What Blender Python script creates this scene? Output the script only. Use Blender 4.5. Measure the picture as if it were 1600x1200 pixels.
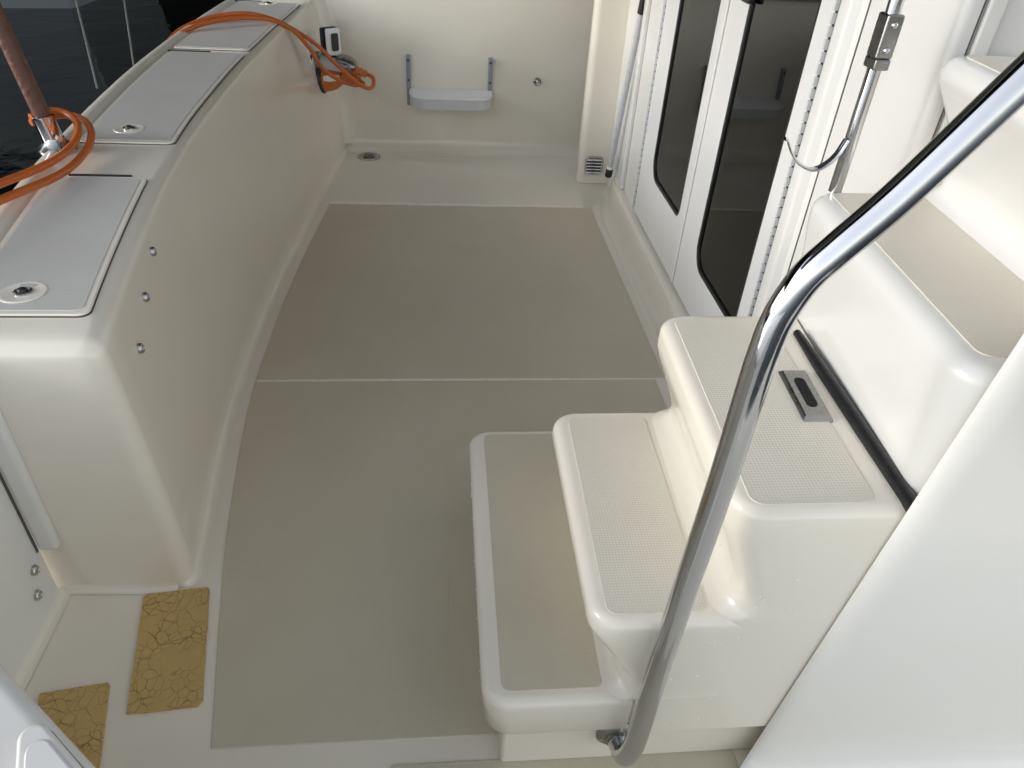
import bpy, bmesh, math, random
from mathutils import Vector, Matrix
random.seed(7)
for o in list(bpy.data.objects): bpy.data.objects.remove(o)
scn = bpy.context.scene
col = scn.collection
S = 1.4            # metres per unit: every length below is in units of the eye height above the cockpit floor

# ------------------------------------------------------------------ camera
cd = bpy.data.cameras.new('camera'); cam = bpy.data.objects.new('camera', cd); col.objects.link(cam)
cd.sensor_width = 36; cd.lens = 1150/1600*36; cd.clip_start = 0.02; cd.clip_end = 3000
Rw = ((0.99545689, -0.00620867, 0.09501066), (-0.08013287, -0.59356035, 0.80079013), (0.05142272, -0.80476554, -0.59136126))
M = Matrix([[Rw[i][0], -Rw[i][1], -Rw[i][2], 0] for i in range(3)] + [[0, 0, 0, 1]])
M.translation = Vector((0, 0, S)); cam.matrix_world = M
scn.camera = cam

# ------------------------------------------------------------------ sky, sun, exposure
SUN_EL, SUN_AZ = 17, 262      # azimuth clockwise from +Y (the far side of the cockpit)
w = bpy.data.worlds.new('World'); scn.world = w; w.use_nodes = True
nt = w.node_tree; bg = nt.nodes['Background']
sky = nt.nodes.new('ShaderNodeTexSky'); sky.sky_type = 'NISHITA'; sky.sun_disc = False
sky.sun_elevation = math.radians(SUN_EL); sky.sun_rotation = math.radians(SUN_AZ)
sky.air_density = 1.0; sky.dust_density = 0.5; sky.ozone_density = 1.5
hs = nt.nodes.new('ShaderNodeHueSaturation'); hs.inputs['Saturation'].default_value = 0.3   # thin overcast
nt.links.new(sky.outputs[0], hs.inputs['Color']); nt.links.new(hs.outputs[0], bg.inputs[0]); bg.inputs[1].default_value = 0.15
sd = bpy.data.lights.new('sun', 'SUN'); sd.energy = 0.5; sd.angle = math.radians(16); sd.color = (1, .998, .995)
sun = bpy.data.objects.new('sun', sd); col.objects.link(sun)
el, az = math.radians(SUN_EL), math.radians(SUN_AZ)
sdir = Vector((math.sin(az)*math.cos(el), math.cos(az)*math.cos(el), math.sin(el)))
sun.rotation_euler = sdir.to_track_quat('Z', 'Y').to_euler(); sun.location = sdir*30
vs = scn.view_settings; vs.view_transform = 'Standard'; vs.look = 'None'; vs.gamma = 1; vs.use_curve_mapping = False
vs.exposure = 1.33
scn.cycles.max_bounces = 9; scn.cycles.diffuse_bounces = 5; scn.cycles.glossy_bounces = 4; scn.cycles.transmission_bounces = 4
scn.cycles.caustics_reflective = False; scn.cycles.caustics_refractive = False

# ------------------------------------------------------------------ materials
def new_mat(name):
    m = bpy.data.materials.new(name); m.use_nodes = True
    return m, m.node_tree, m.node_tree.nodes['Principled BSDF']
def N(nt, t, **kw):
    n = nt.nodes.new(t)
    for k, v in kw.items():
        if k in n.inputs: n.inputs[k].default_value = v
        else: setattr(n, k, v)
    return n
def coords(nt): return N(nt, 'ShaderNodeTexCoord').outputs['Object']
def vary(nt, b, c, amt=.06, scale=6, rough=.2, ramt=.08, bump=0, bscale=4, hue=None):
    co = coords(nt)
    n = N(nt, 'ShaderNodeTexNoise', Scale=scale, Detail=6.0); nt.links.new(co, n.inputs['Vector'])
    mx = N(nt, 'ShaderNodeMix', data_type='RGBA')
    c2 = hue or tuple(x*(1-amt) for x in c)
    mx.inputs[6].default_value = (*c, 1); mx.inputs[7].default_value = (*c2, 1)
    nt.links.new(n.outputs['Fac'], mx.inputs[0]); nt.links.new(mx.outputs[2], b.inputs['Base Color'])
    n2 = N(nt, 'ShaderNodeTexNoise', Scale=scale*2.3, Detail=5.0); nt.links.new(co, n2.inputs['Vector'])
    mr = N(nt, 'ShaderNodeMapRange'); mr.inputs[1].default_value = .3; mr.inputs[2].default_value = .7
    mr.inputs[3].default_value = rough-ramt; mr.inputs[4].default_value = rough+ramt
    nt.links.new(n2.outputs['Fac'], mr.inputs[0]); nt.links.new(mr.outputs[0], b.inputs['Roughness'])
    if bump:
        n3 = N(nt, 'ShaderNodeTexNoise', Scale=bscale, Detail=2.0); nt.links.new(co, n3.inputs['Vector'])
        bp = N(nt, 'ShaderNodeBump', Strength=bump, Distance=.01); nt.links.new(n3.outputs['Fac'], bp.inputs['Height'])
        nt.links.new(bp.outputs[0], b.inputs['Normal'])
    return co
def gelcoat(name, c, rough=.2, amt=.05, bump=.05):
    m, nt, b = new_mat(name)
    vary(nt, b, c, amt, 3.2, rough, .03, bump, 4, hue=(c[0]*.94, c[1]*.925, c[2]*.89))
    b.inputs['Coat Weight'].default_value = .25; b.inputs['Coat Roughness'].default_value = .08
    return m
def nonskid(name, c, pitch=.0042, strength=.6, rough=.5):
    m, nt, b = new_mat(name)
    co = vary(nt, b, c, .12, 4.5, rough, .02, hue=(c[0]*.86, c[1]*.845, c[2]*.80))
    sep = N(nt, 'ShaderNodeSeparateXYZ'); nt.links.new(co, sep.inputs[0])
    outs = []
    for i in (0, 1):
        a = N(nt, 'ShaderNodeMath', operation='MULTIPLY'); a.inputs[1].default_value = math.pi*2/pitch; nt.links.new(sep.outputs[i], a.inputs[0])
        s = N(nt, 'ShaderNodeMath', operation='SINE'); nt.links.new(a.outputs[0], s.inputs[0]); outs.append(s)
    mu = N(nt, 'ShaderNodeMath', operation='ADD'); nt.links.new(outs[0].outputs[0], mu.inputs[0]); nt.links.new(outs[1].outputs[0], mu.inputs[1])
    vo = N(nt, 'ShaderNodeTexVoronoi', Scale=13.0, Randomness=1.0); nt.links.new(co, vo.inputs['Vector'])
    vr = N(nt, 'ShaderNodeSeparateColor'); nt.links.new(vo.outputs['Color'], vr.inputs[0])
    th = N(nt, 'ShaderNodeMath', operation='MULTIPLY'); th.inputs[1].default_value = .014; nt.links.new(vr.outputs[0], th.inputs[0])
    lt_ = N(nt, 'ShaderNodeMath', operation='LESS_THAN'); nt.links.new(vo.outputs['Distance'], lt_.inputs[0]); nt.links.new(th.outputs[0], lt_.inputs[1])
    gt_ = N(nt, 'ShaderNodeMath', operation='GREATER_THAN'); gt_.inputs[1].default_value = .7; nt.links.new(vr.outputs[1], gt_.inputs[0])
    an = N(nt, 'ShaderNodeMath', operation='MULTIPLY'); nt.links.new(lt_.outputs[0], an.inputs[0]); nt.links.new(gt_.outputs[0], an.inputs[1])
    sp_ = N(nt, 'ShaderNodeMix', data_type='RGBA'); nt.links.new(an.outputs[0], sp_.inputs[0])
    nt.links.new(b.inputs['Base Color'].links[0].from_socket, sp_.inputs[6]); sp_.inputs[7].default_value = (.16, .13, .10, 1)
    nt.links.new(sp_.outputs[2], b.inputs['Base Color'])
    bp = N(nt, 'ShaderNodeBump', Strength=strength, Distance=.0012); nt.links.new(mu.outputs[0], bp.inputs['Height'])
    nt.links.new(bp.outputs[0], b.inputs['Normal'])
    return m
def metal(name, c, rough=.12, amt=.04, bump=0):
    m, nt, b = new_mat(name); vary(nt, b, c, amt, 30, rough, min(.08, rough*.7), bump, 60)
    b.inputs['Metallic'].default_value = 1
    return m
def plain(name, c, rough=.4, amt=.12, scale=20, bump=.1):
    m, nt, b = new_mat(name); vary(nt, b, c, amt, scale, rough, .08, bump, scale*3); return m

GEL = gelcoat('cream gelcoat', (.79, .745, .65), .2)
GELLIT = gelcoat('lit gelcoat', (.74, .735, .715), .2)  # same gelcoat as the cream, whitened for the cool daylight on it
GELG = gelcoat('glossy lit gelcoat', (.78, .765, .73), .13, .05, .16)  # same gelcoat again, glossier and lifted for the bright wing wall
NSF = nonskid('floor nonskid', (.59, .54, .425), .0056, .12, .36)
NST = nonskid('tread nonskid', (.72, .68, .595), .0054, .12, .45)
NSL = nonskid('lid nonskid', (.57, .56, .535), .0054, .12, .4)
DOORW = gelcoat('door white', (.74, .74, .735), .38, .03)
CHROME = metal('polished stainless', (.58, .58, .59), .08)
STEEL = metal('dull stainless', (.50, .50, .49), .25)
DARKST = metal('dark stainless', (.30, .30, .29), .3)
RUBBER = plain('black rubber', (.012, .012, .013), .4)
BLACK = plain('black plastic', (.02, .02, .022), .35)
SLOT = plain('black slot', (.004, .004, .004), .9)
SEAM = plain('dark seam', (.10, .095, .09), .6)
CORD = plain('orange cord', (.55, .13, .02), .35, .2, 40)
CORDD = plain('orange plug plastic', (.62, .17, .03), .4)
WOOD = plain('weathered red brown pole', (.13, .045, .025), .5, .5, 25, .3)
WPLAST = plain('white plastic', (.85, .85, .84), .4, .05)
GPLAST = plain('grey plastic', (.60, .61, .63), .45, .06)
GALV = plain('galvanised bracket', (.30, .32, .35), .4, .15)
ALU = plain('grey painted pole', (.50, .51, .53), .3, .05)
ROPE = plain('grey rope', (.30, .30, .28), .8, .3, 60, .4)
HULLG = gelcoat('neighbour hull', (.22, .24, .26), .3)
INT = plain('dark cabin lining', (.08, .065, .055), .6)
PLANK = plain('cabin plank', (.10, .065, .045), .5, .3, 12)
SHEET = plain('cabin curtain', (.80, .85, .85), .8, .1)
ROOFM = plain('shed roof', (.025, .025, .025), .8)
OVERM = plain('headliner', (.20, .20, .19), .7)
CAULK = plain('pale caulk', (.80, .77, .69), .3, .06)
def glass(name, tint):
    m = bpy.data.materials.new(name); m.use_nodes = True; nt = m.node_tree
    nt.nodes.remove(nt.nodes['Principled BSDF']); out = nt.nodes['Material Output']
    tr = N(nt, 'ShaderNodeBsdfTransparent'); tr.inputs[0].default_value = (*tint, 1)
    gl = N(nt, 'ShaderNodeBsdfGlossy'); gl.inputs['Roughness'].default_value = .015
    fr = N(nt, 'ShaderNodeFresnel'); fr.inputs[0].default_value = 1.9
    nz = N(nt, 'ShaderNodeTexNoise', Scale=3.0); bp = N(nt, 'ShaderNodeBump', Strength=.02); nt.links.new(coords(nt), nz.inputs['Vector'])
    nt.links.new(nz.outputs['Fac'], bp.inputs['Height']); nt.links.new(bp.outputs[0], gl.inputs['Normal'])
    mx = N(nt, 'ShaderNodeMixShader'); nt.links.new(fr.outputs[0], mx.inputs[0]); nt.links.new(tr.outputs[0], mx.inputs[1]); nt.links.new(gl.outputs[0], mx.inputs[2])
    nt.links.new(mx.outputs[0], out.inputs[0]); return m
GLASS = glass('tinted glass', (.34, .34, .33))
def patch_mat():
    m, nt, b = new_mat('cracked mustard tape')
    co = coords(nt)
    wn = N(nt, 'ShaderNodeTexNoise', Scale=9.0, Detail=4.0); nt.links.new(co, wn.inputs['Vector'])
    ad = N(nt, 'ShaderNodeMix', data_type='VECTOR'); ad.inputs[0].default_value = .06
    nt.links.new(co, ad.inputs[4]); nt.links.new(wn.outputs['Color'], ad.inputs[5])
    def crack(scale, width):
        v = N(nt, 'ShaderNodeTexVoronoi', Scale=scale, feature='DISTANCE_TO_EDGE'); nt.links.new(ad.outputs[1], v.inputs['Vector'])
        r = N(nt, 'ShaderNodeMapRange'); r.inputs[1].default_value = 0; r.inputs[2].default_value = width; nt.links.new(v.outputs['Distance'], r.inputs[0]); return r
    a = crack(17, .012); c = crack(52, .035)
    msk = N(nt, 'ShaderNodeTexNoise', Scale=14.0); nt.links.new(co, msk.inputs['Vector'])
    mr = N(nt, 'ShaderNodeMapRange'); mr.inputs[1].default_value = .42; mr.inputs[2].default_value = .58; nt.links.new(msk.outputs['Fac'], mr.inputs[0])
    mxm = N(nt, 'ShaderNodeMath', operation='MAXIMUM'); nt.links.new(c.outputs[0], mxm.inputs[0]); nt.links.new(mr.outputs[0], mxm.inputs[1])
    mxa = N(nt, 'ShaderNodeMath', operation='MAXIMUM'); nt.links.new(a.outputs[0], mxa.inputs[0])
    msk2 = N(nt, 'ShaderNodeTexNoise', Scale=7.0); nt.links.new(co, msk2.inputs['Vector'])
    mr2 = N(nt, 'ShaderNodeMapRange'); mr2.inputs[1].default_value = .5; mr2.inputs[2].default_value = .6; nt.links.new(msk2.outputs['Fac'], mr2.inputs[0]); nt.links.new(mr2.outputs[0], mxa.inputs[1])
    mn = N(nt, 'ShaderNodeMath', operation='MULTIPLY'); nt.links.new(mxa.outputs[0], mn.inputs[0]); nt.links.new(mxm.outputs[0], mn.inputs[1])
    n2 = N(nt, 'ShaderNodeTexNoise', Scale=30.0, Detail=8.0); nt.links.new(co, n2.inputs['Vector'])
    base = N(nt, 'ShaderNodeMix', data_type='RGBA'); base.inputs[6].default_value = (.58, .40, .15, 1); base.inputs[7].default_value = (.48, .325, .115, 1)
    nt.links.new(n2.outputs['Fac'], base.inputs[0])
    fin = N(nt, 'ShaderNodeMix', data_type='RGBA'); fin.inputs[6].default_value = (.17, .105, .035, 1)
    nt.links.new(mn.outputs[0], fin.inputs[0]); nt.links.new(base.outputs[2], fin.inputs[7]); nt.links.new(fin.outputs[2], b.inputs['Base Color'])
    b.inputs['Roughness'].default_value = .55
    bp = N(nt, 'ShaderNodeBump', Strength=.5, Distance=.002); nt.links.new(mn.outputs[0], bp.inputs['Height']); nt.links.new(bp.outputs[0], b.inputs['Normal'])
    return m
PATCH = patch_mat()
def water_mat():
    m, nt, b = new_mat('dark harbour water')
    b.inputs['Base Color'].default_value = (.004, .008, .010, 1); b.inputs['Roughness'].default_value = .04; b.inputs['IOR'].default_value = 1.33
    co = coords(nt)
    n = N(nt, 'ShaderNodeTexNoise', Scale=1.1, Detail=4.0, Distortion=.6); nt.links.new(co, n.inputs['Vector'])
    bp = N(nt, 'ShaderNodeBump', Strength=.10, Distance=.2); nt.links.new(n.outputs['Fac'], bp.inputs['Height']); nt.links.new(bp.outputs[0], b.inputs['Normal'])
    return m
WATER = water_mat()
DROP, _nt, _b = new_mat('water drop'); _b.inputs['Base Color'].default_value = (.9, .92, .93, 1); _b.inputs['Roughness'].default_value = .03; _b.inputs['IOR'].default_value = 1.33  # opaque near-white colour stands in for the glint of clear drops

# ------------------------------------------------------------------ mesh helpers (lengths in eye-height units, scaled by S at the end)
WL = {}
def raw_mesh(name, verts, faces, mat, smooth=True):
    me = bpy.data.meshes.new(name); me.from_pydata([tuple(v) for v in verts], [], faces)
    bm = bmesh.new(); bm.from_mesh(me); bmesh.ops.recalc_face_normals(bm, faces=bm.faces); bm.to_mesh(me); bm.free()
    me.materials.append(mat)
    if smooth: me.polygons.foreach_set('use_smooth', [True]*len(me.polygons)); me.set_sharp_from_angle(angle=math.radians(50))
    return me
def part(name, geo, mat, parent=None, bevel=0, seg=3, smooth=True, thick=0, bw=None, subsurf=0):
    verts, faces = geo[0], geo[1]
    verts = [Vector(v)*S for v in verts]
    if parent is not None: base = WL[parent.name]
    else:
        lo = [min(v[i] for v in verts) for i in range(3)]; hi = [max(v[i] for v in verts) for i in range(3)]
        base = Vector(((lo[0]+hi[0])/2, (lo[1]+hi[1])/2, lo[2]))
    me = raw_mesh(name, [v-base for v in verts], faces, mat, smooth)
    o = bpy.data.objects.new(name, me); col.objects.link(o)
    if parent is not None: o.parent = parent
    else: o.location = base
    WL[o.name] = base
    if thick:
        md = o.modifiers.new('thick', 'SOLIDIFY'); md.thickness = thick*S; md.offset = -1
    if bevel:
        md = o.modifiers.new('bevel', 'BEVEL'); md.width = bevel*S; md.segments = seg
        md.limit_method = 'ANGLE'; md.angle_limit = math.radians(40); md.harden_normals = False
        if bw is not None:
            md.limit_method = 'WEIGHT'
            at = me.attributes.new('bevel_weight_edge', 'FLOAT', 'EDGE')
            vs_ = me.vertices
            for e in me.edges:
                a, b = vs_[e.vertices[0]].co+base, vs_[e.vertices[1]].co+base
                at.data[e.index].value = 1.0 if bw(a/S, b/S) else 0.0
        me.polygons.foreach_set('use_smooth', [True]*len(me.polygons))
        wn = o.modifiers.new('wn', 'WEIGHTED_NORMAL'); wn.keep_sharp = False
    return o
def inst(name, me, loc, parent=None, rot=None):
    o = bpy.data.objects.new(name, me); col.objects.link(o)
    p = Vector(loc)*S
    if parent is not None: o.parent = parent; o.location = p-WL[parent.name]
    else: o.location = p
    if rot is not None: o.rotation_euler = rot
    WL[o.name] = p
    return o
def thing(name, base, label, cat, group=None):
    o = bpy.data.objects.new(name, None); col.objects.link(o); o.location = Vector(base)*S; o.empty_display_size = .05
    WL[o.name] = Vector(base)*S
    return tag(o, label, cat, group)
def tag(o, label, cat, group=None):
    o['label'] = label; o['category'] = cat
    if group: o['group'] = group
    return o
def struct(o): o['kind'] = 'structure'; return o
def lerp(a, b, t): return a+(b-a)*t
def interp(tab, y):
    if y <= tab[0][0]: (a, p), (b, q) = tab[0], tab[1]; return p+(q-p)*(y-a)/(b-a)
    for (a, p), (b, q) in zip(tab, tab[1:]):
        if y <= b: return p+(q-p)*(y-a)/(b-a)
    (a, p), (b, q) = tab[-2], tab[-1]; return p+(q-p)*(y-a)/(b-a)
def smooth_tab(tab, n=5):
    ys = [tab[0][0]+(tab[-1][0]-tab[0][0])*i/60 for i in range(61)]; xs = [interp(tab, y) for y in ys]
    for _ in range(n*6):
        xs = [xs[0]]+[(xs[i-1]+2*xs[i]+xs[i+1])/4 for i in range(1, 60)]+[xs[-1]]
    return list(zip(ys, xs))
def box(x0, x1, y0, y1, z0, z1):
    v = [(x, y, z) for x in (x0, x1) for y in (y0, y1) for z in (z0, z1)]
    return v, [(0, 1, 3, 2), (4, 6, 7, 5), (0, 4, 5, 1), (2, 3, 7, 6), (0, 2, 6, 4), (1, 5, 7, 3)]
def loft(rings, closed=False, cap0=False, cap1=False):
    n = len(rings[0]); v = [p for r in rings for p in r]; f = []
    for i in range(len(rings)-1):
        for j in range(n if closed else n-1):
            k = (j+1) % n
            f.append((i*n+j, i*n+k, (i+1)*n+k, (i+1)*n+j))
    if cap0: f.append(tuple(range(n)))
    if cap1: f.append(tuple((len(rings)-1)*n+j for j in reversed(range(n))))
    return v, f
def catmull(pts, n=8):
    P = [Vector(p) for p in pts]; P = [P[0]*2-P[1]]+P+[P[-1]*2-P[-2]]; out = []
    for i in range(1, len(P)-2):
        for k in range(n):
            t = k/n; a, b, c, d = P[i-1], P[i], P[i+1], P[i+2]
            out.append(.5*((2*b)+(c-a)*t+(2*a-5*b+4*c-d)*t*t+(3*b-a-3*c+d)*t**3))
    out.append(P[-2]); return out
def tube(path, r, n=16, caps=True, flat=None):
    P = [Vector(p) for p in path]; rings = []
    t0 = (P[1]-P[0]).normalized(); up = Vector((0, 0, 1)) if abs(t0.z) < .9 else Vector((0, 1, 0))
    nrm = (up-t0*up.dot(t0)).normalized()
    for i, p in enumerate(P):
        t = ((P[min(i+1, len(P)-1)]-p).normalized()+(p-P[max(i-1, 0)]).normalized()).normalized()
        nrm = (nrm-t*nrm.dot(t)).normalized(); b = t.cross(nrm)
        rr = r[i] if isinstance(r, (list, tuple)) else r
        ra, rb = (rr, rr) if flat is None else (rr, rr*flat)
        rings.append([p+nrm*math.cos(a)*ra+b*math.sin(a)*rb for a in [2*math.pi*k/n for k in range(n)]])
    return loft(rings, True, caps, caps)
def frame(axis):
    z = Vector(axis).normalized(); u = Vector((0, 0, 1)) if abs(z.z) < .9 else Vector((1, 0, 0))
    x = (u-z*u.dot(z)).normalized(); return x, z.cross(x), z
def lathe(center, axis, prof, n=24):
    x, y, z = frame(axis); c = Vector(center)
    return loft([[c+x*r*math.cos(a)+y*r*math.sin(a)+z*h for a in [2*math.pi*k/n for k in range(n)]] for r, h in prof], True, True, True)
def rpoly(pts, rad, seg=5):
    """polygon with rounded corners; rad is one radius or one for each corner"""
    n = len(pts); out = []
    for i in range(n):
        p = Vector(pts[i]); a = Vector(pts[i-1])-p; b = Vector(pts[(i+1) % n])-p
        r = rad[i] if isinstance(rad, (list, tuple)) else rad
        if r <= 0: out.append(tuple(p)); continue
        la, lb = a.length, b.length; a /= la; b /= lb
        ang = a.angle(b); d = min(r/math.tan(ang/2), la*.48, lb*.48); rr = d*math.tan(ang/2)
        c = p+(a+b).normalized()*(rr/math.sin(ang/2)); s = p+a*d-c; e = p+b*d-c
        th = s.angle_signed(e)
        for k in range(seg+1):
            q = s.copy(); q.rotate(Matrix.Rotation(-th*k/seg, 2)); out.append(tuple(c+q))
    return out
def extrude(poly, f0, f1):
    """poly of 2D points mapped by f0 and f1 to the two end faces"""
    return loft([[f0(p) for p in poly], [f1(p) for p in poly]], True, True, True)
def plate(poly, z0, z1): return extrude(poly, lambda p: (p[0], p[1], z0), lambda p: (p[0], p[1], z1))
def merge(*gs):
    v, f = [], []
    for a, b in gs:
        k = len(v); v += list(a); f += [tuple(i+k for i in q) for q in b]
    return v, f
def arc(c, r, a0, a1, n=6): return [(c[0]+r*math.cos(math.radians(lerp(a0, a1, k/n))), c[1]+r*math.sin(math.radians(lerp(a0, a1, k/n)))) for k in range(n+1)]
def cove(path, r, side, z0=.0012, n=6):
    """concave fillet along a wall base; path in plan, side = +1 when the room lies left of the path"""
    P = [Vector(p) for p in path]; rings = []
    for i, p in enumerate(P):
        d1 = (P[min(i+1, len(P)-1)]-P[max(i-1, 0)]).normalized() if 0 < i < len(P)-1 else ((P[1]-P[0]).normalized() if i == 0 else (P[-1]-P[-2]).normalized())
        nn = Vector((-d1.y, d1.x))*side; k = 1.0
        if 0 < i < len(P)-1:
            da = (P[i]-P[i-1]).normalized(); k = 1/max(.4, abs(Vector((-da.y, da.x)).dot(Vector((-d1.y, d1.x)))))
        rings.append([(p.x+nn.x*r*k*(1-math.sin(t)), p.y+nn.y*r*k*(1-math.sin(t)), z0+r*(1-math.cos(t))) for t in [math.pi/2*j/n for j in range(n+1)]])
    return loft(rings)

# ================================================================== SETTING
# water and the covered slip around the boat
water = struct(part('water', ([(-200, -200, -.75), (200, -200, -.75), (200, 200, -.75), (-200, 200, -.75)], [(0, 1, 2, 3)]), WATER, smooth=False))

# ---- cockpit floor
floor = struct(part('cockpit_floor', box(-1.0, 1.2, -.6, 3.1, -.05, 0), GEL, smooth=False))
NL = smooth_tab([(.532, -.311), (.648, -.332), (.825, -.364), (.97, -.384), (1.268, -.413), (1.372, -.416), (1.696, -.413), (1.989, -.398), (2.354, -.367)], 2)
def floor_panel(y0, y1, xr0, xr1, xl=None, rad=.012):
    ys = [lerp(y0, y1, k/12) for k in range(13)]
    left = [(interp(NL, y) if xl is None else xl, y) for y in ys]
    poly = [(xr0, y0), (xr1, y1)]+left[::-1]
    return plate(poly, -.002, .0022)
part('nonskid_panel', floor_panel(.532, 1.366, .5, .5), NSF, floor, .0012, 2)
part('nonskid_panel', floor_panel(1.376, 2.368, .525, .515), NSF, floor, .0012, 2)
part('nonskid_panel', plate([(-.07, .15), (.40, .15), (.40, .498), (-.07, .498)], -.002, .0022), NSF, floor, .0012, 2)
# ragged caulk lines where the panels meet
part('caulk_seam', tube([(x, 1.371+random.uniform(-.0010, .0010), .0002) for x in [lerp(-.41, .50, k/40) for k in range(41)]], .0022, 6), CAULK, floor)
part('caulk_seam', tube([(x, 2.377+random.uniform(-.001, .001), .0002) for x in [lerp(-.37, .49, k/40) for k in range(41)]], .0052, 6), CAULK, floor)
part('hatch_seam', tube([(.008, y, .0019) for y in [lerp(.54, 1.20, k/20) for k in range(21)]], .0009, 6), NSF, floor)

# ---- transom: curved in plan, leaning outward
XF = smooth_tab([(.80, -.400), (.84, -.405), (.971, -.422), (1.146, -.439), (1.365, -.448), (1.632, -.449), (1.889, -.438), (2.26, -.416), (2.521, -.397), (2.826, -.373), (3.0, -.350)], 2)
XT = smooth_tab([(.80, -.425), (.961, -.453), (1.296, -.497), (1.624, -.519), (2.068, -.515), (2.451, -.490), (2.78, -.462), (3.0, -.44)], 2)
XO = smooth_tab([(.80, -.66), (1.202, -.716), (1.327, -.729), (1.467, -.741), (1.674, -.755), (1.991, -.764), (2.301, -.756), (2.56, -.741), (2.812, -.719), (3.0, -.70)], 2)
def ztop(y): return .47+.025*(y-.8)
def wall_x(y, z): return lerp(interp(XF, y), interp(XT, y), max(0, z/ztop(y))**1.45)
def transom_ring(y, ins=0.0):
    xf, xt, xo, zt = interp(XF, y)-ins, interp(XT, y)-ins, interp(XO, y)+ins*.3, ztop(y)-ins
    r = .012; R = .024; p = []
    for k in range(7):                                   # cove at the floor
        a = math.pi/2*k/6; p.append((xf+r*(1-math.sin(a))-.004*math.sin(a), .0012+r*(1-math.cos(a))))
    for k in range(1, 10):
        t = k/10; z = lerp(r, zt-R, t); p.append((lerp(xf, xt, (z/zt)**1.45), z))
    for k in range(7):                                   # rounded inner top edge
        a = math.pi/2*k/6; p.append((lerp(xf, xt, ((zt-R)/zt)**1.45)-R*(1-math.cos(a)), zt-R+R*math.sin(a)))
    for k in range(1, 5): p.append((lerp(xt-R, xo+.034, k/4), zt))
    p += [(xo+.030, zt+.003), (xo+.027, zt+.008), (xo+.021, zt+.010), (xo+.012, zt+.010), (xo+.004, zt+.006), (xo, zt-.004), (xo+.004, zt-.05), (xo+.02, zt-.3), (xo+.06, -.6)]
    p.append((xf+r, -.6))
    return [(x, y, z) for x, z in p]
rings = []
re = .026
for k in range(6):
    a = math.pi/2*k/5; rings.append(transom_ring(.803+re*(1-math.sin(a)) if False else .803+re*(1-math.cos(a)), re*(1-math.sin(a))))
for k in range(1, 46): rings.append(transom_ring(lerp(.829, 2.99, k/45)))
transom = struct(part('transom_wall', loft(rings, True, True, True), GEL))

# ---- far side of the cockpit
def far_y(z): return 2.915+.055*(z/.53)
def far_ring(x):
    p = []; r = .05; R = .02; zt = .575
    for k in range(8):
        a = math.pi/2*k/7; p.append((far_y(0)-r*(1-math.sin(a)), .0012+r*(1-math.cos(a))))
    for k in range(1, 6): z = lerp(r, zt-R, k/6); p.append((far_y(z), z))
    for k in range(7):
        a = math.pi/2*k/6; p.append((far_y(zt)+R*(1-math.cos(a)), zt-R+R*math.sin(a)))
    p += [(3.2, zt), (3.22, zt-.01), (3.2, -.1), (3.1, -.8), (2.9, -.8)]
    return [(x, y, z) for y, z in p]
side = struct(part('far_side_wall', loft([far_ring(lerp(-.70, 1.3, k/20)) for k in range(21)], True, True, True), GEL))
# rounded inner corner between the transom and the far side
rings = []
for k in range(15):
    z = lerp(.03, .545, k/14); r = .06; cx, cy = wall_x(2.93, z)+.002, far_y(z)-.0015
    cx = wall_x(cy-r, z)-.001
    rings.append([(cx+r-r*math.cos(a), cy-r+r*math.sin(a), z) for a in [math.pi/2*j/8 for j in range(9)]])
part('corner_fillet', loft(rings), GEL, side)

# ---- house side: sill, wall, column, stair side wall, wing wall
sill_prof = [(.535, .0012)]+[(.535+.03*math.sin(a)+.0, .0012+.03*(1-math.cos(a))) for a in [math.pi/2*k/6 for k in range(1, 7)]]
sill_prof = arc((.540, .0312), .03, -90, -12, 7)+[(.5735, .05), (.578, .072)]+arc((.592, .072), .012, 180, 90, 5)+[(.70, .084), (.70, -.04), (.54, -.04)]
house = struct(part('house_wall', merge(
    box(.612, .66, 2.152, 2.62, .0, 1.5), box(.612, .66, 1.196, 2.152, 1.26, 1.5)), GELLIT, None, .004, 2))
part('door_sill', loft([[(x+max(0, y-2.25)**2*.55, y, z) for x, z in sill_prof] for y in (.95, 1.5, 2.0, 2.25, 2.3, 2.35, 2.4, 2.45, 2.5, 2.55, 2.62)], True, True, True), GEL, house)
part('corner_strip', box(.598, .6125, 2.33, 2.36, .085, 1.5), GELLIT, house, .005, 3)
colp = rpoly([(.503, 2.60), (.66, 2.60), (.66, 2.665), (.503, 2.665)], [.022, .0, .0, .022], 7)
cring = []
for z in [0.0012, .006, .014, .025, .04, .06, .3, .6, 1.0, 1.5]:
    fl = 0; cx, cy = .58, 2.70
    cring.append([(x+(fl if x > cx else -fl), y+(fl if y > cy else -fl), z) for x, y in colp])
column = struct(part('column_wall', loft(cring, True, True, True), GEL))
swp = rpoly([(.612, 1.196), (.612, .906), (.634, .906), (.634, .914), (1.6, .914), (1.6, .95), (.66, .95), (.66, 1.196)], [.004, .026, .008, 0, 0, 0, 0, 0], 6)
stairwall = struct(part('stair_side_wall', plate(swp, -.04, 1.5), GELLIT))
part('frame_moulding', extrude(rpoly([(.6125, 1.186), (.6125, 1.142), (.597, 1.150), (.597, 1.180)], [0, 0, .008, .004], 5), lambda p: (p[0], p[1], .09), lambda p: (p[0], p[1], 1.5)), GELLIT, stairwall)
part('frame_seam', box(.6108, .6125, 1.1205, 1.1235, .09, 1.5), SEAM, stairwall)
part('corner_seam', box(.6345, .6385, .9125, .9145, .09, 1.5), SEAM, stairwall)
part('corner_moulding', box(.640, .662, .905, .9145, .09, 1.5), GELLIT, stairwall, .004, 3)
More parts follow.
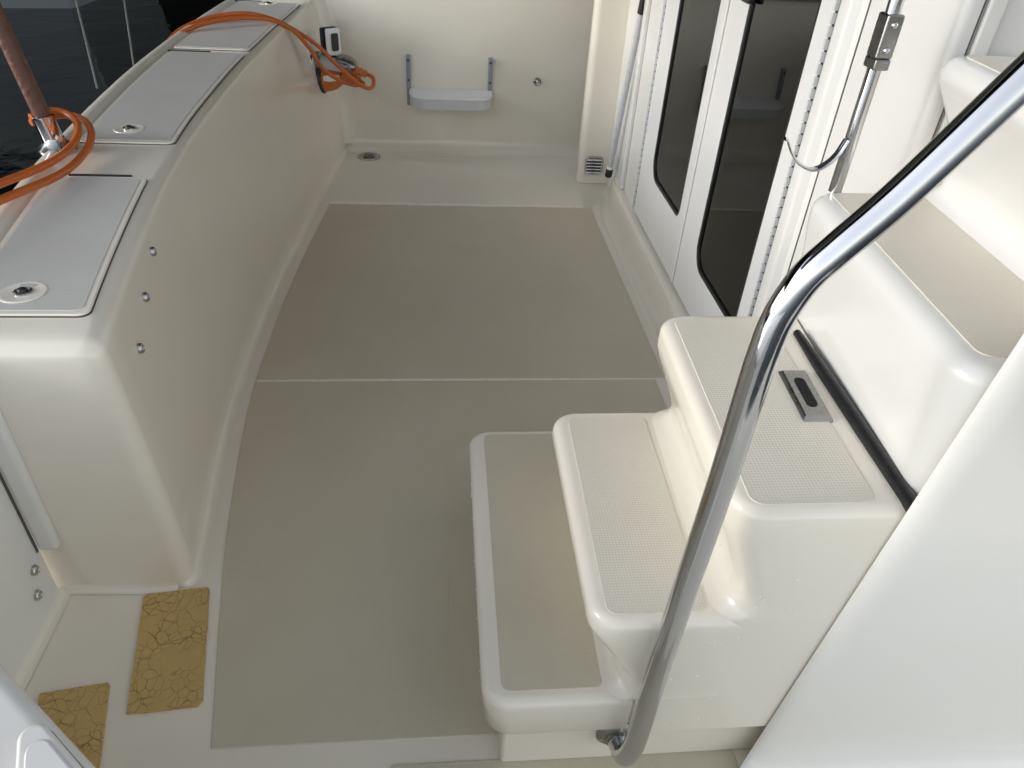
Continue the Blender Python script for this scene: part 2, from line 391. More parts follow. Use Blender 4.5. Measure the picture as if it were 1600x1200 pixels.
def wing_ring(z):
    xe = .405+.098*z; c = .05
    fl = c*(1-math.sqrt(max(0, 1-(1-min(z, c)/c)**2)))
    y0 = .462-fl; R = .03
    pts = [(xe+.02-fl*.3, .4735)]+[(xe+R-fl-R*math.cos(a), y0+R*.35*(1-math.sin(a))) for a in [math.pi/2*j/7 for j in range(8)]]
    pts += [(.60, y0-.004), (.8, y0-.012), (1.4, y0-.03), (1.4, .4735)]
    return [(x, y, z) for x, y in pts]
wing = struct(part('wing_wall', loft([wing_ring(z) for z in [.0012, .004, .009, .016, .025, .036, .05, .1, .2, .35, .5, .65, .8, .95, 1.1]], True, True, True), GELG))
# ---- near bulwark beside the boarding gate (inner edge cut across the corner)
nbp = [(-.66, .63), (-.343, .362), (-.06, .124), (-.06, -.5), (-.9, -.5), (-.9, .63)]
nearb = struct(part('near_side_bulwark', plate(nbp, -.6, .47), GELLIT, None, .014, 4))
# ---- unseen upper deck and slip roof, extents cut to shape the light
over = struct(part('unseen_deck_overhang', box(-.62, 3.0, 1.02, 2.5, 1.37, 1.45), OVERM, None, .02, 3))
roof = struct(part('unseen_slip_roof', merge(box(-5, 1.2, .9, 2.7, 3.0, 3.1), box(-40, 14, 3.6, 26, 2.98, 3.12)), ROOFM, smooth=False))  # out of view; split and sized to shade the cockpit and darken the water
part('unseen_back_wall', box(-40, 14, 25.5, 26, -1, 2.97), ROOFM, roof, smooth=False)  # added out of view, keeps the water's reflection dark
# ---- cabin behind the doors
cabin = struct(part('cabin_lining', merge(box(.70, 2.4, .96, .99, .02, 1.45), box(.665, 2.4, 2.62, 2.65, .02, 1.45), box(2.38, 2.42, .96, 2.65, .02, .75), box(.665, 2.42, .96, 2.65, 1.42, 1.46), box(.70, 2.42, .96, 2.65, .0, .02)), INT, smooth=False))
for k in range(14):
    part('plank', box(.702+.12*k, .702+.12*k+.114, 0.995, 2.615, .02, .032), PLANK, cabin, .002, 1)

# ================================================================== THINGS
# ---- boarding steps (lower moulding)
YN, YF = .475, .853
st = thing('boarding_steps', (.25, .66, 0), 'lower cream moulded boarding steps with three treads, rising to the chrome latch', 'steps')
def step_loft(levels, xr, yn, yf, R, fx=lambda x, y: x):
    rings = []
    for z, xl, ins in levels:
        pl_ = rpoly([(xl+ins, yn+ins), (xr, yn+ins), (xr, yf-ins), (xl+ins, yf-ins)], [max(.004, R-ins), 0, 0, max(.004, R-ins)], 8)
        rings.append([(fx(x, y), y, z) for x, y in pl_])
    return loft(rings, True, True, True)
def nose(zt, xl, r, n=6): return [(zt-r+r*math.sin(a), xl, r*(1-math.cos(a))) for a in [math.pi/2*k/n for k in range(n+1)]]
part('lower_step', step_loft([(.100, .056, .006), (.103, .052, .002), (.107, .050, 0)]+nose(.173, .046, .013), .229, YN, .988, .034), GEL, st)
part('kick_base', box(.075, .60, .492, .96, 0, .12), GEL, st, .006, 3)
def skew(x, y): return x+max(0, x-.16)*.09*(y-YN)/(YF-YN)
part('middle_step', step_loft([(.096, .231, 0), (.170, .231, 0), (.1732, .190, 0), (.1765, .203, 0), (.183, .2135, 0), (.193, .2185, 0), (.205, .216, 0), (.25, .188, 0), (.278, .170, 0), (.29, .1635, 0), (.297, .162, 0)]+nose(.321, .162, .013), .462, YN+.00005, YF, .034, skew), GEL, st)
part('upper_step', step_loft([(.0955, .300, 0), (.318, .300, 0), (.3214, .298, 0), (.325, .308, 0), (.333, .317, 0), (.345, .321, 0), (.36, .319, 0), (.42, .297, 0), (.44, .289, 0), (.455, .2845, 0), (.462, .284, 0)]+nose(.490, .284, .013), .463, YN+.00002, YF+.0006, .034, skew), GEL, st)
part('tread_pad', plate(rpoly([(.070, .493), (.196, .493), (.196, .972), (.072, .972)], .012), 0.170, .1742), NSF, st, .0006, 2)  # darker floor colour here stands in for shade on the lowest tread
part('tread_pad', plate(rpoly([(.180, .490), (.294, .490), (.300, .834), (.184, .834)], .012), .318, .3222), NST, st, .0006, 2)
part('tread_pad', plate(rpoly([(.302, .488), (.432, .488), (.446, .836), (.314, .836)], .014), .487, .4912), NST, st, .0006, 2)
part('gasket_strip', tube([(.4635, .470, .4915), (.467, .60, .4925), (.471, .72, .4925), (.474, .80, .492)], [.0085, .0085, .008, .005], 10), RUBBER, st)
# flush pull latch
lt = part('latch_plate', extrude([(-.018, -.05), (.018, -.05), (.018, .05), (-.018, .05)], lambda p: (.4275+p[0]+p[1]*.07, .6625+p[1], .4905), lambda p: (.4275+p[0]*.82+p[1]*.07, .6625+p[1]*.88, .4965)), DARKST, st, .0012, 2)
part('pull_slot', plate(rpoly([(.4275+dx+dy*.07, .6625+dy) for dx, dy in ((-.0065, -.028), (.0065, -.028), (.0065, .028), (-.0065, .028))], .0063), .4955, .4973), SLOT, lt)
# ---- upper steps
us = thing('upper_steps', (.60, .68, .3), 'upper white moulded steps behind the chrome handrail, above the black gasket', 'steps')
def up_map(y): return lambda p: (p[0]+(y-.48)*.075, y, p[1])
def upx(x, y): return x+(y-.48)*.075
part('upper_tread', step_loft([(.30, .468, 0), (.50, .4665, 0), (.56, .460, 0), (.61, .4535, 0), (.625, .452, 0)]+nose(.653, .452, .018), .90, .478, .902, .036, upx), GELLIT, us)
part('top_tread', step_loft([(.648, .62, 0), (.6534, .600, 0), (.658, .611, 0), (.668, .619, 0), (.682, .622, 0), (.70, .618, 0), (.75, .593, 0), (.785, .570, 0), (.80, .561, 0)]+nose(.825, .560, .018), .901, .4785, .9025, .036, upx), GELLIT, us)
def q(x, y): return (x+(y-.48)*.075, y)
part('tread_pad', plate(rpoly([q(.476, .505), q(.606, .505), q(.606, .885), q(.476, .885)], .014), .650, .6542), NST, us, .0006, 2)
part('tread_pad', plate(rpoly([q(.585, .505), q(.85, .505), q(.85, .885), q(.585, .885)], .014), .822, .8262), NST, us, .0006, 2)
# ---- chrome handrail
hr = thing('handrail', (.225, .47, .05), 'thick bent chrome handrail rising from the kick panel beside the steps', 'handrail')
path = catmull([(.224, .486, .068), (.2245, .471, .070), (.2255, .453, .083), (0.2272, 0.4435, 0.1130), (0.2304, 0.4435, 0.1510), (0.2350, 0.4500, 0.2706), (0.2440, 0.4580, 0.4233), (0.2510, 0.4640, 0.5484), (0.2544, 0.4680, 0.6529), (0.2558, 0.4690, 0.6807), (0.2590, 0.4700, 0.7113), (0.2652, 0.4700, 0.7346), (0.2736, 0.4700, 0.7537), (0.2889, 0.4700, 0.7742), (0.3225, 0.4700, 0.8177), (0.3744, 0.4700, 0.8952), (.45, .470, 1.008)], 7)
part('tube', tube(path, .0128, 24), CHROME, hr)
fl = part('flange', lathe((.224, .4915, .068), (0, -1, 0), [(.026, 0), (.026, .003), (.022, .006), (.015, .008), (.0145, .013)], 28), DARKST, hr)
for a in (80, 200, 320):
    part('bolt', lathe((.224+.020*math.cos(math.radians(a)), .4860, .068+.020*math.sin(math.radians(a))), (0, -1, 0), [(.0032, 0), (.003, .0014), (.001, .0022)], 10), STEEL, fl)
# ---- stainless post with clamp and hook at the door
sp = thing('support_post', (.515, .893, .653), 'slim stainless post standing on the upper tread beside the door hinge', 'post')
part('tube', tube([(.517, .893, .653), (.517, .893, 1.3)], .0085, 20), CHROME, sp)
cl = part('clamp', box(.5065, .5275, .880, .905, .818, .866), DARKST, sp, .003, 2)
part('clamp_lip', box(.5075, .5265, .8785, .906, .806, .8185), DARKST, cl, .002, 2)
for zz in (.828, .855): part('clamp_bolt', lathe((.517, .8802, zz), (0, -1, 0), [(.004, 0), (.0035, .002), (.001, .0032)], 12), CHROME, cl)
hk = catmull([(.508, .888, .722), (.498, .884, .703), (.484, .882, .690), (.468, .88, .686), (.451, .88, .693), (.437, .88, .707), (.428, .88, .721), (.4235, .88, .724)], 6)
part('hook', tube(hk, .0016, 10, True, 3.2), CHROME, sp)

# ---- doors
_k = box(-.0030, .0030, -.0030, .0030, -.0074, .0074)
kn = raw_mesh('hinge_knuckle', [Vector(v)*S for v in _k[0]], _k[1], GPLAST, False)
def ring_fill(outer, inner, x):
    bm = bmesh.new(); es = []
    for loop in (outer, inner):
        vs_ = [bm.verts.new((x, p[0], p[1])) for p in loop]
        for i in range(len(vs_)): es.append(bm.edges.new((vs_[i], vs_[(i+1) % len(vs_)])))
    bmesh.ops.triangle_fill(bm, use_beauty=True, use_dissolve=False, edges=es)
    bm.verts.index_update(); v = [tuple(a.co) for a in bm.verts]; f = [tuple(a.index for a in fc.verts) for fc in bm.faces]; bm.free(); return v, f
def ring_extrude(outer, inner, x0, x1):
    a = ring_fill(outer, inner, x0); b = ring_fill(outer, inner, x1)
    c = loft([[(x0, p[0], p[1]) for p in outer], [(x1, p[0], p[1]) for p in outer]], True)
    d = loft([[(x0, p[0], p[1]) for p in inner], [(x1, p[0], p[1]) for p in inner]], True)
    return merge(a, b, c, d)
def weld(geo, eps=1e-5):
    key = {}; v2 = []; mp = []
    for v in geo[0]:
        k = tuple(round(c/eps) for c in v)
        if k not in key: key[k] = len(v2); v2.append(v)
        mp.append(key[k])
    return v2, [tuple(mp[i] for i in f) for f in geo[1] if len(set(mp[i] for i in f)) > 2]
def door(name, label, y0, y1, zb, wy0, wy1, wz0, wz1, hinge_y, rads):
    d = thing(name, (.61, (y0+y1)/2, zb), label, 'door')
    outer = rpoly([(y0, zb), (y1, zb), (y1, 1.255), (y0, 1.255)], .004, 2)
    inner = rpoly([(wy0, wz0), (wy1, wz0), (wy1, wz1), (wy0, wz1)], rads, 8)
    part('door_panel', weld(ring_extrude(outer, inner, .6045, .628)), DOORW, d, .0022, 2)
    def off(o, rr): return rpoly([(wy0+o, wz0+o), (wy1-o, wz0+o), (wy1-o, wz1-o), (wy0+o, wz1-o)], [max(.004, r-o) for r in rads], 8)
    part('window_seal', weld(ring_extrude(off(-.001, 0), off(.009, 0), .6055, .616)), RUBBER, d, .001, 2)
    part('window_glass', extrude(off(.004, 0), lambda p: (.610, p[0], p[1]), lambda p: (.614, p[0], p[1])), GLASS, d, smooth=False)
    part('hinge_leaf', box(.6025, .6042, hinge_y-.0026, hinge_y+.0026, zb+.01, 1.25), BLACK, d)
    k = 0; z = zb+.014
    while z < 1.0:
        inst('hinge_knuckle', kn, (.6005, hinge_y, z), d); z += .0185
    return d
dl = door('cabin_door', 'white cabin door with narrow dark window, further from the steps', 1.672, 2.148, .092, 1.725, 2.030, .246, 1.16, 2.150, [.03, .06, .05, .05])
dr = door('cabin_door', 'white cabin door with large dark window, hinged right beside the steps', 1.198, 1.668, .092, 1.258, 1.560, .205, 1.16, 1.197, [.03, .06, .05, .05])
part('door_edge_moulding', box(.5995, .6045, 1.6675, 1.681, .094, 1.25), DOORW, dl, .002, 2)
lk = part('latch_handle', extrude(rpoly([(1.540, .772), (1.585, .772), (1.580, .86), (1.552, .86)], .006), lambda p: (.594, p[0], p[1]), lambda p: (.6045, p[0], p[1])), BLACK, dr, .002, 2)
# pale wavy sheet added behind the glass to give its pale band
ct = []
for k in range(25):
    t = k/24; yy = lerp(1.93, 2.07, t); ct.append((.68+.008*math.sin(k*1.3), yy))
tag(part('sheet', loft([[(x, y, .16) for x, y in ct], [(x, y, 1.3) for x, y in ct]]), SHEET, None, thick=.004), 'pale sheet added behind the glass of the far cabin door', 'sheet')

# ---- transom lids
def lid(name, label, y0, y1, a0, a1, near_r, latch, group):
    """a0/a1: distance from the inner and outer top edge"""
    yc = (y0+y1)/2
    L = thing(name, (lerp(interp(XT, yc), interp(XO, yc), .5), yc, ztop(yc)), label, 'locker lid', group)
    def strip(o, z0, z1, rr):
        n = 14; inn = [(interp(XT, y)-a0-o, y) for y in [lerp(y0+o, y1-o, k/n) for k in range(n+1)]]
        out = [(interp(XO, y)+a1+o, y) for y in [lerp(y1-o, y0+o, k/n) for k in range(n+1)]]
        rr_ = [0]*(2*n+2); rr_[0] = rr; rr_[n] = rr; rr_[n+1] = rr*.6; rr_[2*n+1] = rr*.6
        poly = rpoly(inn+out, rr_, 5)
        return extrude(poly, lambda p: (p[0], p[1], ztop(p[1])+z0), lambda p: (p[0], p[1], ztop(p[1])+z1))
    part('groove_line', strip(-.0012, -.004, .0008, near_r), SEAM, L)  # dark strip stands in for the shaded groove round the lid
    part('lid_panel', strip(0, .0005, .0045, near_r), GEL, L, .002, 3)
    part('nonskid_panel', strip(.009, .003, .0054, near_r*.7), NSL, L, .0006, 2)
    if latch:
        lx, ly = latch; c = (lx, ly, ztop(ly)+.0050)
        cup = part('latch_cup', lathe(c, (0, 0, 1), [(.030, 0), (.0295, .0012), (.027, .0018), (.024, .0009), (.010, .0006)], 32), GEL, L)
        part('latch_ring', lathe((lx, ly, c[2]+.0006), (0, 0, 1), [(.0115, 0), (.0115, .002), (.0095, .003), (.0075, .0018), (.0070, .0016)], 24), STEEL, cup)
        part('latch_knob', lathe((lx, ly, c[2]+.0015), (0, 0, 1), [(.0064, 0), (.0064, .003), (.004, .005), (.001, .0052)], 16), BLACK, cup)
    return L
lid('locker_lid', 'nearest textured locker lid on the transom top, orange cord above it', .868, 1.322, .022, .042, .018, (-.562, .922), 'transom locker lids')
lid('locker_lid', 'middle textured locker lid on the transom top, past the brown pole', 1.492, 2.168, .012, .042, .016, (-.628, 1.565), 'transom locker lids')
lid('locker_lid', 'farthest textured locker lid on the transom top, under the orange cords', 2.205, 2.83, .012, .040, .016, (-.571, 2.80), 'transom locker lids')
lids = [x for x in col.objects if x.name.startswith('locker_lid')]
for L, (yy, xa, xb) in zip(lids, ((1.326, -.655, -.548), (2.174, -.722, -.612), (2.834, -.70, -.60))):
    part('hinge_strip', box(xa, xb, yy-.003, yy+.003, ztop(yy), ztop(yy)+.0055), BLACK, L, .001, 2)

# ---- brown pole in a chrome socket
bp_ = Vector((-.722, 1.452, ztop(1.45))); tip = Vector((-.7635, 1.47, .712)); ax = (tip-bp_).normalized()
fp = thing('flag_pole', tuple(bp_), 'red brown pole leaning outward in a chrome socket on the transom', 'pole')
part('pole', tube([bp_+ax*.03, bp_+ax*.12, bp_+ax*.6, bp_+ax*1.2], .0150, 20), WOOD, fp)
sk = part('socket', tube([bp_+ax*.012, bp_+ax*.014, bp_+ax*.058, bp_+ax*.062, bp_+ax*.064], [.016, .0185, .0185, .020, .0158], 24), CHROME, fp)
part('socket_base', lathe(bp_+Vector((0, 0, .001)), (0, 0, 1), [(.034, 0), (.034, .004), (.028, .009), (.020, .016), (.017, .024)], 28), STEEL, fp)
part('thumb_screw', tube([bp_+ax*.03+Vector((.02, -.02, 0)), bp_+ax*.03+Vector((.03, -.034, .002))], .005, 10), STEEL, sk)

# ---- orange cords
def T(x, y, dz): return (x, y, ztop(y)+dz)
c1 = thing('orange_extension_lead', T(-.69, 1.40, .0), 'doubled orange cord looped round the socket of the brown pole', 'cord', 'orange power cords')
part('strand', tube(catmull([T(-.80, .90, .06), T(-.745, 1.06, .052), T(-.705, 1.19, .040), T(-.675, 1.31, .030), T(-.667, 1.40, .032), T(-.678, 1.462, .044), T(-.705, 1.492, .055), T(-.735, 1.492, .060), T(-.757, 1.46, .058)], 9), .0068, 12), CORD, c1)
part('strand', tube(catmull([T(-.775, .84, .050), T(-.72, 1.03, .040), T(-.685, 1.17, .028), T(-.655, 1.30, .016), T(-.650, 1.40, .018), T(-.660, 1.468, .030), T(-.69, 1.508, .042), T(-.73, 1.512, .046), T(-.765, 1.47, .045)], 9), .0068, 12), CORD, c1)
c2 = thing('orange_extension_lead', T(-.5, 2.55, 0), 'pair of orange cords arching over the transom to the wall socket', 'cord', 'orange power cords')
part('strand', tube(catmull([(-.80, 2.26, .40), (-0.772, 2.300, 0.477), (-0.768, 2.330, 0.494), (-0.750, 2.420, 0.513), (-0.683, 2.500, 0.532), (-0.588, 2.540, 0.539), (-0.508, 2.560, 0.519), (-0.447, 2.580, 0.484), (-0.394, 2.600, 0.444), (-0.351, 2.620, 0.393), (-0.303, 2.630, 0.346), (-0.264, 2.640, 0.312), (-0.239, 2.660, 0.299), (-0.227, 2.680, 0.307), (-0.231, 2.700, 0.325), (-0.252, 2.720, 0.330)], 8), .0066, 12), CORD, c2)
part('strand', tube(catmull([(-.80, 2.23, .40), (-0.772, 2.280, 0.465), (-0.762, 2.300, 0.489), (-0.727, 2.370, 0.518), (-0.660, 2.440, 0.533), (-0.578, 2.490, 0.536), (-0.512, 2.520, 0.528), (-0.458, 2.550, 0.496), (-0.414, 2.570, 0.440), (-0.380, 2.590, 0.375), (-0.335, 2.620, 0.333), (-0.297, 2.650, 0.312), (-0.273, 2.680, 0.303), (-0.263, 2.700, 0.303), (-0.276, 2.720, 0.306)], 8), .0066, 12), CORD, c2)
def boot(p0, p1):
    p0, p1 = Vector(p0), Vector(p1); n = 18
    return tube([p0.lerp(p1, k/n) for k in range(n+1)], [lerp(.020, .0125, k/n)*(1.0 if k % 4 < 2 else .82) for k in range(n+1)], 14)
part('strain_relief', boot((-.315, 2.742, .341), (-.252, 2.721, .330)), CORDD, c2)
part('strain_relief', boot((-.335, 2.738, .315), (-.276, 2.721, .306)), CORDD, c2)

# ---- shore power inlet on the transom wall
wx = wall_x(2.75, .30)
si = thing('power_inlet', (wx, 2.75, .27), 'shore power inlet with open covers on the inner transom wall', 'power inlet')
part('sticker', extrude([(2.695, .36), (2.745, .36), (2.745, .455), (2.695, .455)], lambda p: (wall_x(p[0], p[1])-.004, p[0], p[1]), lambda p: (wall_x(p[0], p[1])+.0016, p[0], p[1])), WPLAST, si)
part('sticker_print', box(wall_x(2.72, .38), wall_x(2.72, .38)+.003, 2.705, 2.735, .372, .388), BLACK, si)
part('sticker_print', box(wall_x(2.72, .43), wall_x(2.72, .43)+.003, 2.705, 2.735, .425, .436), GPLAST, si)
def facing(c, wdt, hgt, t0, t1):
    c = Vector(c); wv = Vector((.80, .60, 0)); nv = Vector((.60, -.80, 0))
    return extrude(rpoly([(-wdt, -hgt), (wdt, -hgt), (wdt, hgt), (-wdt, hgt)], .006, 3), lambda p: c+wv*p[0]+Vector((0, 0, p[1]))+nv*t0, lambda p: c+wv*p[0]+Vector((0, 0, p[1]))+nv*t1)
part('cover_seal', facing((-.372, 2.755, .424), .030, .044, -.014, 0), BLACK, si, .002, 2)
cv = part('open_cover', facing((-.365, 2.752, .425), .026, .042, 0, .014), WPLAST, si, .004, 3)
part('cover_window', facing((-.362, 2.750, .425), .013, .028, .012, .0155), BLACK, cv, .001, 2)
part('inlet_plate', lathe((wx-.004, 2.762, .300), (1, -.15, .1), [(.050, 0), (.050, .014), (.046, .018), (.03, .018)], 28), BLACK, si)
part('inlet_plate', lathe((wx-.006, 2.768, .352), (1, -.15, .1), [(.036, 0), (.036, .016), (.03, .018)], 24), DARKST, si)
pb = part('plug_body', tube([(wx+.012, 2.760, .299), (wx+.03, 2.757, .301), (-.365, 2.750, .306), (-.335, 2.740, .313)], [.041, .041, .036, .020], 24), CORDD, si)
part('plug_band', tube([(wx+.02, 2.735, .306), (-.375, 2.730, .310), (-.345, 2.728, .314)], [.018, .0165, .010], 16), WPLAST, pb)
part('plug_ring', tube([(wx+.010, 2.768, .350), (-.36, 2.757, .348), (-.318, 2.744, .342)], [.030, .029, .019], 20), GPLAST, si)
part('inlet_cap', lathe((-.320, 2.735, .362), (.30, -.25, .9), [(.034, -.010), (.037, -.006), (.037, .004), (.033, .009), (.012, .011)], 28), DARKST, si)
part('cap_hinge', box(-.375, -.345, 2.745, 2.765, .352, .378), BLACK, si, .004, 2)
# ---- fold-down step on the far wall
fy = far_y(.23)
fs = thing('fold_down_step', (.04, fy, .16), 'small grey-white fold-down step on two brackets on the far wall', 'step')
def dshape(o): return rpoly([(-.114+o, fy+.002), (.197-o, fy+.002), (.197-o, fy-.135+o), (-.114+o, fy-.135+o)], [.002, .002, .075, .075], 10)
sh = part('shelf', plate(dshape(.002), .190, .228), GPLAST, fs, .004, 3)
part('shelf_top', plate(dshape(0), .2275, .2335), WPLAST, fs, .002, 2)
for k, xx in enumerate([-.055, -.015, -.002, .012, .026, .055, .075, .09, .105, .120, .138, .155]):
    part('embossed_mark', box(xx, xx+random.uniform(.005, .010), fy-.075, fy-.045, .2333, .2342), WPLAST, sh)
for xx in (-.117, .190):
    b = part('bracket', box(xx-.008, xx+.008, fy-.010, fy+.02, .17, .348), GALV, fs, .003, 2)
    for zz in (.262, .332): part('screw', lathe((xx, fy-.0098, zz), (0, -1, 0), [(.0045, 0), (.004, .0015), (.001, .002)], 10), BLACK, b)
# ---- far wall plug, floor drain, vent, boat hook
fpY = far_y(.268)
pl = thing('wall_plug', (.372, fpY, .26), 'small round dark metal fitting alone on the far wall', 'fitting')
part('plug_ring', lathe((.372, fpY+.002, .268), (0, -1, 0), [(.015, 0), (.015, .005), (.012, .008), (.007, .006)], 20), DARKST, pl)
part('plug_centre', lathe((.372, fpY-.003, .268), (0, -1, 0), [(.0065, 0), (.006, .004), (.002, .005)], 14), CHROME, pl)
dn = thing('floor_drain', (-.273, 2.845, 0), 'round metal floor drain in the far corner below the cords', 'drain')
part('drain_ring', lathe((-.273, 2.830, .0008), (0, 0, 1), [(.042, 0), (.042, .003), (.038, .005), (.034, .003)], 32), STEEL, dn)
part('drain_grate', lathe((-.273, 2.830, .001), (0, 0, 1), [(.0335, 0), (.0335, .0022), (.02, .0024), (.004, .0024)], 28), DARKST, dn)
for k in range(-2, 3): part('grate_slot', box(-.273-.026+abs(k)*.005, -.273+.026-abs(k)*.005, 2.830+k*.010-.0025, 2.830+k*.010+.0025, .0030, .0042), BLACK, dn)
vt = thing('wall_vent', (.556, 2.60, .035), 'small chrome louvred vent low on the column by the far wall', 'vent')
part('vent_frame', weld((lambda o, i: [(v[1], v[0], v[2]) for v in o[0]] and (
    [(v[1], v[0], v[2]) for v in o[0]], o[1]))(ring_extrude(rpoly([(.524, .036), (.590, .036), (.590, .103), (.524, .103)], .014), rpoly([(.530, .042), (.584, .042), (.584, .097), (.530, .097)], .010), 2.5935, 2.6015), 0)), STEEL, vt, .001, 2)
part('vent_back', box(.528, .586, 2.5985, 2.6012, .040, .099), BLACK, vt)
for k in range(5):
    z = .0475+k*.0112
    part('louvre', ([(.530, 2.599, z+.0045), (.584, 2.599, z+.0045), (.584, 2.5925, z-.002), (.530, 2.5925, z-.002), (.530, 2.5985, z+.0025), (.584, 2.5985, z+.0025), (.584, 2.5915, z-.004), (.530, 2.5915, z-.004)],
         [(0, 1, 2, 3), (4, 7, 6, 5), (0, 4, 5, 1), (1, 5, 6, 2), (2, 6, 7, 3), (3, 7, 4, 0)]), CHROME, vt, smooth=False)
bh = thing('boat_hook', (.585, 2.46, .086), 'slim aluminium boat hook pole leaning on the column by the doors', 'boat hook')
A, B = Vector((.5835, 2.462, .088)), Vector((.600, 2.375, .64)); D = B-A
part('shaft', tube([A+D*.03, A+D*1.0, A+D*1.5], .0098, 16), ALU, bh)
part('end_cap', tube([A-D*.015, A-D*.01, A+D*.035, A+D*.04], [.010, .0125, .0118, .009], 16), RUBBER, bh)
part('collar', tube([A+D*.04, A+D*.055], .0112, 16), WPLAST, bh)
part('grip', tube([A+D*.945, A+D*.95, A+D*1.25], [.010, .0135, .0135], 16), RUBBER, bh)

# ---- stud screws on the inner transom wall, snaps on the gate
sm = lathe((0, 0, 0), (1, 0, .15), [(.0078, -.003), (.0078, .003), (.006, .005), (.003, .0058), (.0015, .0045)], 16)
smm = raw_mesh('snap_stud', [Vector(v)*S for v in sm[0]], sm[1], STEEL)
for (yy, zz, lb) in ((1.138, .433, 'highest and farthest of the three small metal studs on the inner transom wall'), (1.031, .409, 'middle one of the three small metal studs on the inner transom wall'), (.931, .381, 'nearest and lowest of the three small metal studs on the inner transom wall')):
    tag(inst('snap_stud', smm, (wall_x(yy, zz)+.0015, yy, zz)), lb, 'stud', 'studs on the transom wall')
# ---- boarding gate closing the gap in the transom
gt = thing('boarding_gate', (-.60, .70, 0), 'white boarding gate panel closing the gap beside the transom end', 'gate')
part('gate_panel', box(-.64, -.603, .55, .797, .004, .45), GELLIT, gt, .006, 3)
part('jamb_strip', box(-.602, -.572, .788, .806, .112, .455), GELLIT, gt, .007, 3)
part('jamb_seam', box(-.6028, -.6012, .786, .79, .112, .455), SEAM, gt)
for (yy, zz, lb) in ((.765, .098, 'upper of two small dark snaps low on the boarding gate'), (.748, .062, 'lower of two small dark snaps low on the boarding gate')):
    tag(inst('gate_snap', smm, (-.602, yy, zz)), lb, 'snap', 'snaps on the boarding gate')
part('base_fillet', cove([(-.603, .45), (-.603, .803), (-.425, .803)], .014, -1), GEL, floor)
# ---- lid on the near bulwark
nl = thing('locker_lid', (-.2, .15, .47), 'white locker lid with rounded corner on the near bulwark, bottom left corner', 'locker lid')
part('groove_line', plate(rpoly([(-.3135, .3310), (-.076, .1230), (-.076, -.19), (-.1165, -.19)], [.0115, .01, .01, .01]), .468, .4712), SEAM, nl)  # dark strip drawn for the shadow line along the lid edge
part('lid_panel', plate(rpoly([(-.311, .328), (-.078, .123), (-.078, -.19), (-.115, -.19)], [.010, .01, .01, .01]), .4705, .480), GELLIT, nl, .004, 4)
_r = rpoly([(-.297, .309), (-.082, .1195), (-.082, -.18), (-.112, -.18)], [.008, .01, .01, .01], 5)
part('lid_inset', plate(_r, .4788, .4825), GELLIT, nl, .0026, 3)
# ---- old adhesive patches on the floor
def ragged(pts, n=14, amp=.0016, rough=()):
    out = []
    for i in range(len(pts)):
        a, b = Vector(pts[i]), Vector(pts[(i+1) % len(pts)]); am = amp*3 if i in rough else amp
        for k in range(n):
            p = a.lerp(b, k/n); out.append((p.x+random.uniform(-am, am)*(k > 0), p.y+random.uniform(-am, am)*(k > 0)))
    return out
tag(part('adhesive_patch', plate(ragged([(-.437, .587), (-.344, .594), (-.339, .602), (-.3765, .796), (-.380, .800), (-.471, .790), (-.475, .784)], 9, .0004, (0,)), .0004, .0042), PATCH, None), 'larger cracked mustard adhesive patch lying whole on the cockpit floor', 'patch', 'cracked floor patches')
tag(part('adhesive_patch', plate(ragged([(-.52, .43), (-.43, .44), (-.4745, .632), (-.478, .636), (-.565, .624)], 9, .0004), .0004, .0042), PATCH, None), 'smaller-looking cracked mustard patch partly hidden by the near bulwark', 'patch', 'cracked floor patches')

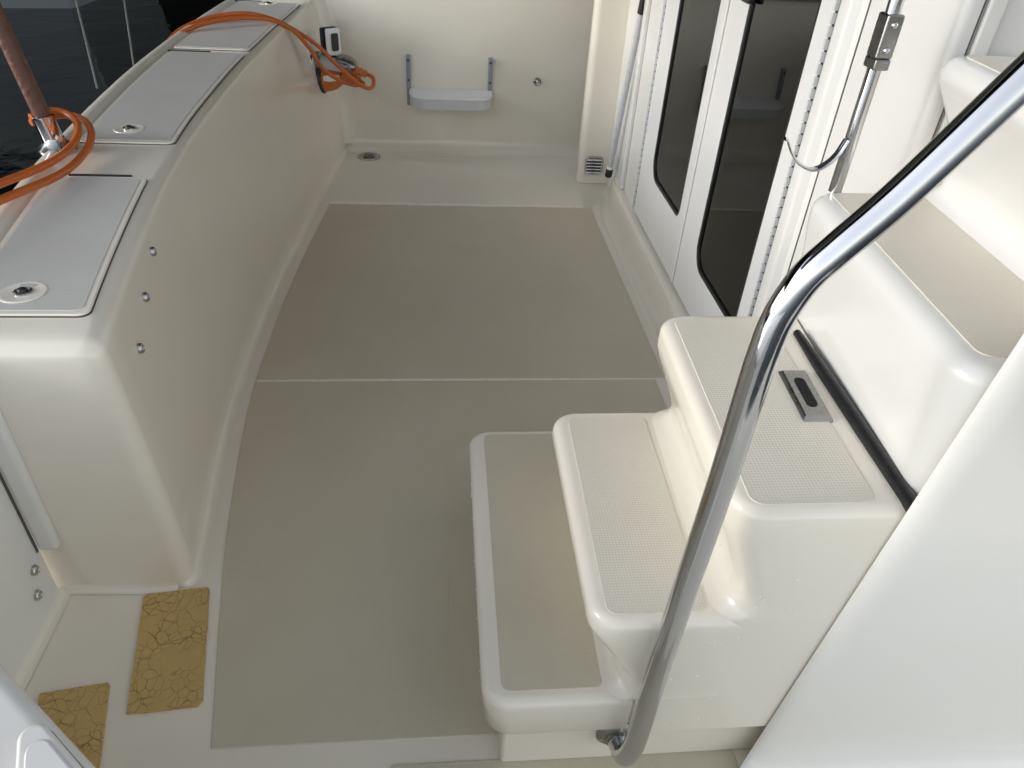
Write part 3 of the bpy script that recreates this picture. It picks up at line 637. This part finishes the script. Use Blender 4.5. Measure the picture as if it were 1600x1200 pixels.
# ---- beyond the boat: mooring lines and a neighbouring boat
def mooring(label, p0, p1):
    p0, p1 = Vector(p0), Vector(p1)
    pts = [p0.lerp(p1, k/12)+Vector((0, 0, -.25*math.sin(math.pi*k/12)*.4)) for k in range(13)]
    tag(part('mooring_line', tube(pts, .008, 8), ROPE), label, 'rope', 'slack mooring lines')
mooring('slack mooring line nearest the brown pole, over the dark water', (-2.65, 6.2, -.70), (-3.2, 7.6, .9))
mooring('slack mooring line nearer the orange cords, over the dark water', (-2.62, 6.95, -.72), (-2.9, 8.1, .9))
nb = thing('moored_boat', (-6.5, 11.5, -.75), 'grey white hull of a neighbouring boat in the dark slip', 'boat')
hp = [[(-9, 10.2-.0, -.8), (-9, 9.9, .3), (-9, 9.8, .8)], [(-5.5, 10.1, -.8), (-5.5, 9.8, .3), (-5.5, 9.7, .8)], [(-4.1, 10.4, -.8), (-3.9, 10.2, .3), (-3.8, 10.2, .8)], [(-3.9, 12.5, -.8), (-3.7, 12.6, .3), (-3.6, 12.7, .8)], [(-9, 13, -.8), (-9, 13.2, .3), (-9, 13.2, .8)]]
part('hull', loft(list(zip(*[r for r in hp])) if False else [[(p[0], p[1]-.85, p[2]) for p in x] for x in zip(*hp)], True, True, True), HULLG, nb, .05, 3)
part('cabin', box(-8.5, -4.6, 10.6, 12.4, .8, 1.6), HULLG, nb, .1, 3)

# ---- water drops clinging to the step fronts
def drop(p, n, r):
    n = Vector(n).normalized(); x, y, z = frame(n)
    return loft([[Vector(p)+(x*math.cos(a)+y*math.sin(a))*r*math.cos(t)+z*(r*.6*math.sin(t)) for a in [2*math.pi*k/8 for k in range(8)]] for t in (0, .45, .9, 1.4)], True, False, True)
gs = []
for k in range(55):
    gs.append(drop((random.uniform(.235, .40), YN-.0001, random.uniform(.10, .46)), (0, -1, 0), random.uniform(.0005, .0012)))
for k in range(30): gs.append(drop((.046+.0015, random.uniform(.52, .95), random.uniform(.115, .15)), (-1, 0, 0), random.uniform(.0008, .0018)))
for k in range(40): gs.append(drop((random.uniform(-.3, .48), far_y(.2)+.0003, .2), (0, -1, 0), random.uniform(.0008, .0016)) if False else drop((lambda z: (random.uniform(-.28, .48), far_y(z)-.0001, z))(random.uniform(.08, .45)), (0, -1, 0), random.uniform(.001, .0022)))
wd = part('water_drops', merge(*gs), DROP); wd['kind'] = 'stuff'; wd['label'] = 'scattered small water drops on the step fronts and the far wall'
